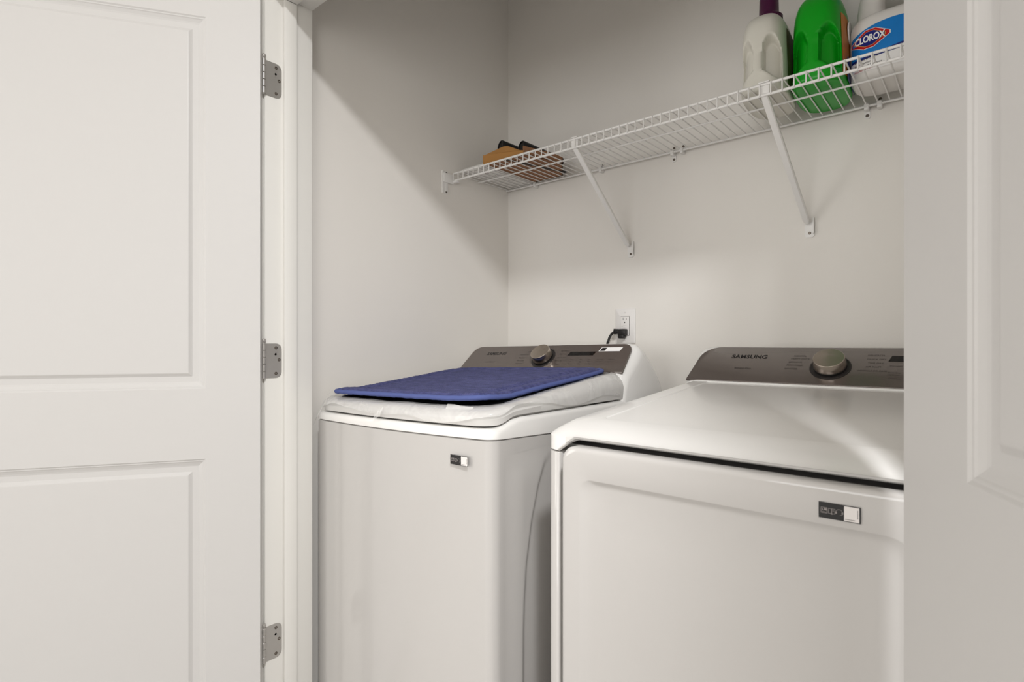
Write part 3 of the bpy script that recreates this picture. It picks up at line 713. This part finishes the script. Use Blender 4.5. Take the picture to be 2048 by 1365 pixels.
# ------------------------------------------------------------------ bottles on the shelf
ZB = ZD + 0.0040
def supell(cx, cy, a, b2, e, n, rot):
    out = []
    for i in range(n):
        t = 2*math.pi*i/n; c, s = math.cos(t), math.sin(t)
        x = a*math.copysign(abs(c)**(2/e), c); y = b2*math.copysign(abs(s)**(2/e), s)
        out.append((x, y))
    return out
def detergent(name, label, cx, cy, rot, m, capm, a=.055, b2=.112, H=.215, labelm=None, ly0=-.06):
    root = thing(name, label, 'bottle', (cx, cy, ZB))
    bm = B(); n = 112; rings = []
    prof = [(0, .90), (.002, .955), (.006, .985), (.012, 1.0)] + [(h/1000, 1.0) for h in range(15, 150, 2)]
    prof += [(.150 + (H-.150)*t, 1.0 - (1-.40)*(1-math.sqrt(max(0, 1-(t*.97)**2.4)))) for t in [k/24 for k in range(1, 25)]]
    for h, k in prof:
        rg = []
        taper = 1.0 - 0.06*sm(.02, .19, h)
        for x, y in supell(0, 0, a*k*taper, b2*(k if h < .1 else .05+.95*k)*taper, 3.0, n, 0):
            # two grip pockets sunk into the rounded end that faces the room, a handle ridge left between them
            xr = (x + .004)/(a*taper); ax_ = abs(xr)
            lo = .026 + .024*(1-sm(.15, .80, ax_)); hi = .144 - .036*min(1.4, abs((ax_-.56)/.36))**2.4
            wz = sm(lo, lo+.012, h)*(1-sm(hi-.020, hi, h))
            wx = sm(.19, .30, ax_)*(1-sm(.84, .94, ax_))
            d = wz*wx*sm(.25, .6, -y/b2)
            y2 = y + .030*d; x2 = x - math.copysign(.003, x)*d
            rg.append((cx + x2*math.cos(rot) - y2*math.sin(rot), cy + x2*math.sin(rot) + y2*math.cos(rot), ZB+h))
        rings.append(rg)
    loft(bm, rings); bd = obj('jug', bm, m, root, ang=60)
    bm = B(); top = ZB+H+.013
    lathe(bm, (cx, cy+.0, top), (0, 0, 1), ((.020, -.010), (.030, -.006), (.034, -.002), (.034, .007), (.027, .014), (.0245, .018), (.0235, .060), (.022, .064), (.001, .064)), 40)
    obj('cap', bm, capm, root)
    if labelm:
        bm = B(); g = []
        for j in range(15):
            row = []
            for i in range(15):
                yy = ly0 + (.062-ly0)*i/14; hh = .018 + .150*j/14
                tp = 1-.06*sm(.02, .19, hh); xx = a*tp*max(0, 1-(abs(yy)/(b2*tp))**3.0)**(1/3.0) + .0009
                row.append(bm.verts.new((cx + xx*math.cos(rot)-yy*math.sin(rot), cy + xx*math.sin(rot)+yy*math.cos(rot), ZB+hh)))
            g.append(row)
        for p, q in zip(g, g[1:]):
            for i in range(14): bm.faces.new((p[i], p[i+1], q[i+1], q[i]))
        return root, bd, obj('label', bm, labelm, root)
    return root, bd, None
detergent('detergent_bottle', 'off-white detergent bottle with purple cap on the wire shelf', -0.434, 1.572, 0.05, M['jugwhite'], M['purple'], .057, .112, .213, M['brownlabel'], -.050)
g_, gb, gl = detergent('detergent_bottle', 'bright green detergent bottle with orange side label on the wire shelf', -0.3145, 1.612, 0.03, M['juggreen'], M['greencap'], .0625, .114, .238, M['orange'], -.076)
bm = B()
for yy, hh, ry, rz, in ((-.010, .140, .030, .026),):
    pts = [(0.0615, yy+ry*math.cos(t), ZB+hh+rz*math.sin(t)) for t in [2*math.pi*k/24 for k in range(24)]]
    q = [(-0.3145 + x*math.cos(.03)-y*math.sin(.03), 1.612+x*math.sin(.03)+y*math.cos(.03), z) for x, y, z in pts]
    loft(bm, [q, [(x+.003, y, z) for x, y, z in q]])
obj('logo', bm, M['white'], gl, smooth=False)
bm = B(); q = []
pts = [(0.0635, y, ZB+z) for y, z in ((-.052, .010), (.06, .010), (.06, .052), (-.052, .066))]
q = [(-0.3145 + x*math.cos(.03)-y*math.sin(.03), 1.612+x*math.sin(.03)+y*math.cos(.03), z) for x, y, z in pts]
loft(bm, [q, [(x+.0012, y, z) for x, y, z in q]]); obj('label_foot', bm, M['navy'], gl, smooth=False)

# bleach jug
JX, JY, JA, JB_, JE = -0.1655, 1.632, 0.0865, 0.066, 3.4
JG = thing('bleach_jug', 'white bleach jug with blue label, rightmost on the wire shelf', 'bottle', (JX, JY, ZB))
bm = B(); rings = []
prof = [(0, .84, .84), (.002, .90, .90), (.006, .95, .95), (.012, .985, .985), (.020, 1, 1)] + [(.026+.008*k, 1, 1) for k in range(13)] + [(.130, 1, 1), (.140, .985, .98), (.149, .94, .94), (.156, .86, .88), (.160, .74, .80)]
for h, ka, kb in prof: rings.append([(JX+x, JY+y, ZB+h) for x, y in supell(0, 0, JA*ka, JB_*kb, JE, 80, 0)])
loft(bm, rings)
# spout column at the left and a looped handle to the right of it
col = [(.135, -.030, .050, .050), (.150, -.034, .043, .046), (.165, -.041, .034, .040), (.185, -.044, .029, .034), (.210, -.043, .027, .030), (.232, -.040, .024, .026), (.245, -.040, .019, .019), (.262, -.040, .018, .018)]
rings = [[(JX+o+x, JY+y, ZB+h) for x, y in supell(0, 0, a, b2, 2.6, 48, 0)] for h, o, a, b2 in col]; loft(bm, rings)
tube(bm, curve_tube([(JX-.035, JY, ZB+.218), (JX-.005, JY, ZB+.236), (JX+.035, JY, ZB+.236), (JX+.064, JY, ZB+.212), (JX+.070, JY, ZB+.178), (JX+.062, JY, ZB+.140)], 8), .0165, 16)
jb = obj('jug', bm, M['jugbleach'], JG, ang=50)
bm = B(); lathe(bm, (JX-.040, JY, ZB+.255), (0, 0, 1), ((.021, 0), (.022, .003), (.022, .03), (.019, .034), (.001, .034)), 32); obj('cap', bm, M['lblue'], JG)
def jy(x, off): return JY - JB_*max(0, 1-min(1, abs(x-JX)/JA)**JE)**(1/JE) - off
def jug_patch(zlo, zhi, x0, x1, off, nu=28, nv=10):
    bm = B(); g = []
    for j in range(nv+1):
        row = []
        for i in range(nu+1):
            x = x0+(x1-x0)*i/nu; z = zlo(x)+(zhi(x)-zlo(x))*j/nv; row.append(bm.verts.new((x, jy(x, off), z)))
        g.append(row)
    for p, q in zip(g, g[1:]):
        for i in range(nu): bm.faces.new((p[i], p[i+1], q[i+1], q[i]))
    return bm
ltopz = lambda x: ZB + .105 + .026*(1-((x-(JX+.01))/.098)**2)
lb = obj('label', jug_patch(lambda x: ZB+.044, ltopz, JX-.0862, JX+.0862, .0006), M['lblue'], JG)
obj('label_panel', jug_patch(lambda x: ZB+.020, lambda x: ZB+.049+.10*max(0, x-(JX-.05))*.55, JX-.080, JX+.0855, .0010), M['white'], lb)
obj('label_band', jug_patch(lambda x: ZB+.049+.055*max(0, x-(JX-.05)), lambda x: ZB+.0545+.40*max(0, x-(JX-.05))**1.0*.40, JX-.084, JX+.0855, .0012), M['navy'], lb)
# logo: red lozenge, gold line, navy field, lettering, all laid on the jug's face
LXc, LZc = JX-.0395, ZB+.0955
def lozenge(s, m, off, name, parent):
    pts = [(-.0405, -.006), (-.0405, .000), (-.008, .0215), (.012, .0215), (.0405, .006), (.0405, -.001), (.008, -.0215), (-.012, -.0215)]
    pts = dense([(LXc+x*s, LZc+z*s) for x, z in pts], .004)
    bm = B(); c = bm.verts.new((LXc, jy(LXc, off), LZc)); mid = [bm.verts.new((LXc+(x-LXc)*.5, jy(LXc+(x-LXc)*.5, off), LZc+(z-LZc)*.5)) for x, z in pts]; out = [bm.verts.new((x, jy(x, off), z)) for x, z in pts]
    n = len(pts)
    for i in range(n):
        k = (i+1) % n; bm.faces.new((c, mid[i], mid[k])); bm.faces.new((mid[i], out[i], out[k], mid[k]))
    return obj(name, bm, m, parent)
lozenge(1.05, M['white'], .0014, 'logo_edge', lb); lozenge(1.0, M['red'], .0019, 'logo_field', lb); lozenge(.80, M['gold'], .0024, 'logo_line', lb); lozenge(.765, M['logonavy'], .0029, 'logo_centre', lb)
t = text_bm('CLOROX', 0.0225, bold=0.0007, space=0.94, xs=0.70)
mapbm(t, lambda c: (LXc+c.x, jy(LXc+c.x, .0036), LZc+c.y+.02*c.x)); obj('lettering', t, M['white'], lb, smooth=False)
bm = B()
for k, (s, col_) in enumerate((('Whitens & Cleans', 0), ('Stain Removal', 0), ('Brightens & Freshens', 0))):
    t = text_bm(s, .0075, ax='LEFT', xs=.9); mapbm(t, lambda c: (JX-.072+c.x, jy(JX-.072+c.x, .0022), ZB+.0475-.0085*k+c.y+.06*c.x)); join(bm, t)
obj('fine_lettering', bm, M['printgrey'], lb, smooth=False)['kind'] = 'stuff'
t = text_bm('Kills Bacteria and Viruses', .0072, ax='LEFT', xs=.8); mapbm(t, lambda c: (JX-.072+c.x, jy(JX-.072+c.x, .0022), ZB+.0235+c.y+.06*c.x)); obj('red_lettering', t, M['redink'], lb, smooth=False)

# ------------------------------------------------------------------ left end of the shelf: carton, black tubes, white packet
CB = thing('cardboard_carton', 'open brown cardboard carton with a raised flap on left end of the wire shelf', 'box', (-1.25, 1.56, ZB))
q = [(-1.357, 1.436), (-1.347, 1.716), (-1.215, 1.722), (-1.130, 1.600), (-1.175, 1.436)]
def wallpanel(bm, a, b2, z0a, z1a, z1b, th=.003):
    a, b2 = Vector((*a, 0)), Vector((*b2, 0)); nn = (b2-a).cross(Vector((0, 0, 1))).normalized()*th
    loft(bm, [[a+Vector((0, 0, z0a)), b2+Vector((0, 0, z0a)), b2+Vector((0, 0, z1b)), a+Vector((0, 0, z1a))], [a+nn+Vector((0, 0, z0a)), b2+nn+Vector((0, 0, z0a)), b2+nn+Vector((0, 0, z1b)), a+nn+Vector((0, 0, z1a))]])
bm = B()
loft(bm, [[(x, y, ZB) for x, y in q], [(x, y, ZB+.003) for x, y in q]])
for i, (z1, z2) in enumerate(((.034, .034), (.034, .030), (.030, .026), (.026, .028))): wallpanel(bm, q[i], q[i+1], ZB, ZB+z1, ZB+z2)
obj('tray', bm, M['cardin'], CB, smooth=False)
bm = B(); wallpanel(bm, (-1.358, 1.434), (-1.172, 1.434), ZB, ZB+.034, ZB+.010); obj('front_wall', bm, M['card'], CB, smooth=False)
bm = B()
a = [(-1.358, 1.433, ZB+.033), (-1.268, 1.440, ZB+.048), (-1.252, 1.441, ZB+.046), (-1.200, 1.438, ZB+.020), (-1.175, 1.434, ZB+.010), (-1.25, 1.4325, ZB+.008)]
loft(bm, [a, [(x+.001, y+.0035, z+.001) for x, y, z in a]])
obj('flap', bm, M['card'], CB, smooth=False)
bm = B(); wallpanel(bm, (-1.262, 1.446), (-1.190, 1.700), ZB-.0004, ZB+.002, ZB+.002, .016); obj('bottom_slot', bm, M['slot'], CB, smooth=False)
def blacktube(p0, p1, r, label):
    p0, p1 = Vector(p0), Vector(p1); d = (p1-p0).normalized(); L = (p1-p0).length
    root = thing('black_tube', label, 'tube', p0, 'black tubes in the carton')
    bm = B(); lathe(bm, p0, d, ((r*.80, .004), (r*.84, 0), (r*.97, 0), (r, .002), (r, L-.002), (r*.96, L), (.001, L)), 36); obj('barrel', bm, M['tube'], root)
    bm = B(); lathe(bm, p0, d, ((r*.81, .0045), (r*.78, .0035), (.0001, .0035)), 30); obj('end_plug', bm, M['slot'], root)
blacktube((-1.338, 1.502, ZB+.084), (-1.270, 1.700, ZB+.050), .0205, 'black tube in the carton nearest the left wall')
blacktube((-1.238, 1.500, ZB+.058), (-1.184, 1.665, ZB+.028), .0205, 'black tube at the right in the carton, second from the left wall')
WP = thing('white_packet', 'flat white printed packet at left end of the wire shelf beside the carton', 'packet', (-1.42, 1.6, ZB))
bm = B(); box(bm, -1.486, -1.362, 1.452, 1.738, ZB, ZB+.016, .003); sl = obj('wrapper', bm, M['paper'], WP)
t = text_bm('Premium Filter', .020, bold=.0003); join(t, mapbm(text_bm('AC', .020, bold=.0004), lambda c: (c.x-.105, c.y+.012, c.z)))
mapbm(t, lambda c: (-1.402 - c.y, 1.61 + c.x*1.0, ZB-.0004)); obj('fine_lettering', t, M['ink'], sl, smooth=False)['kind'] = 'stuff'
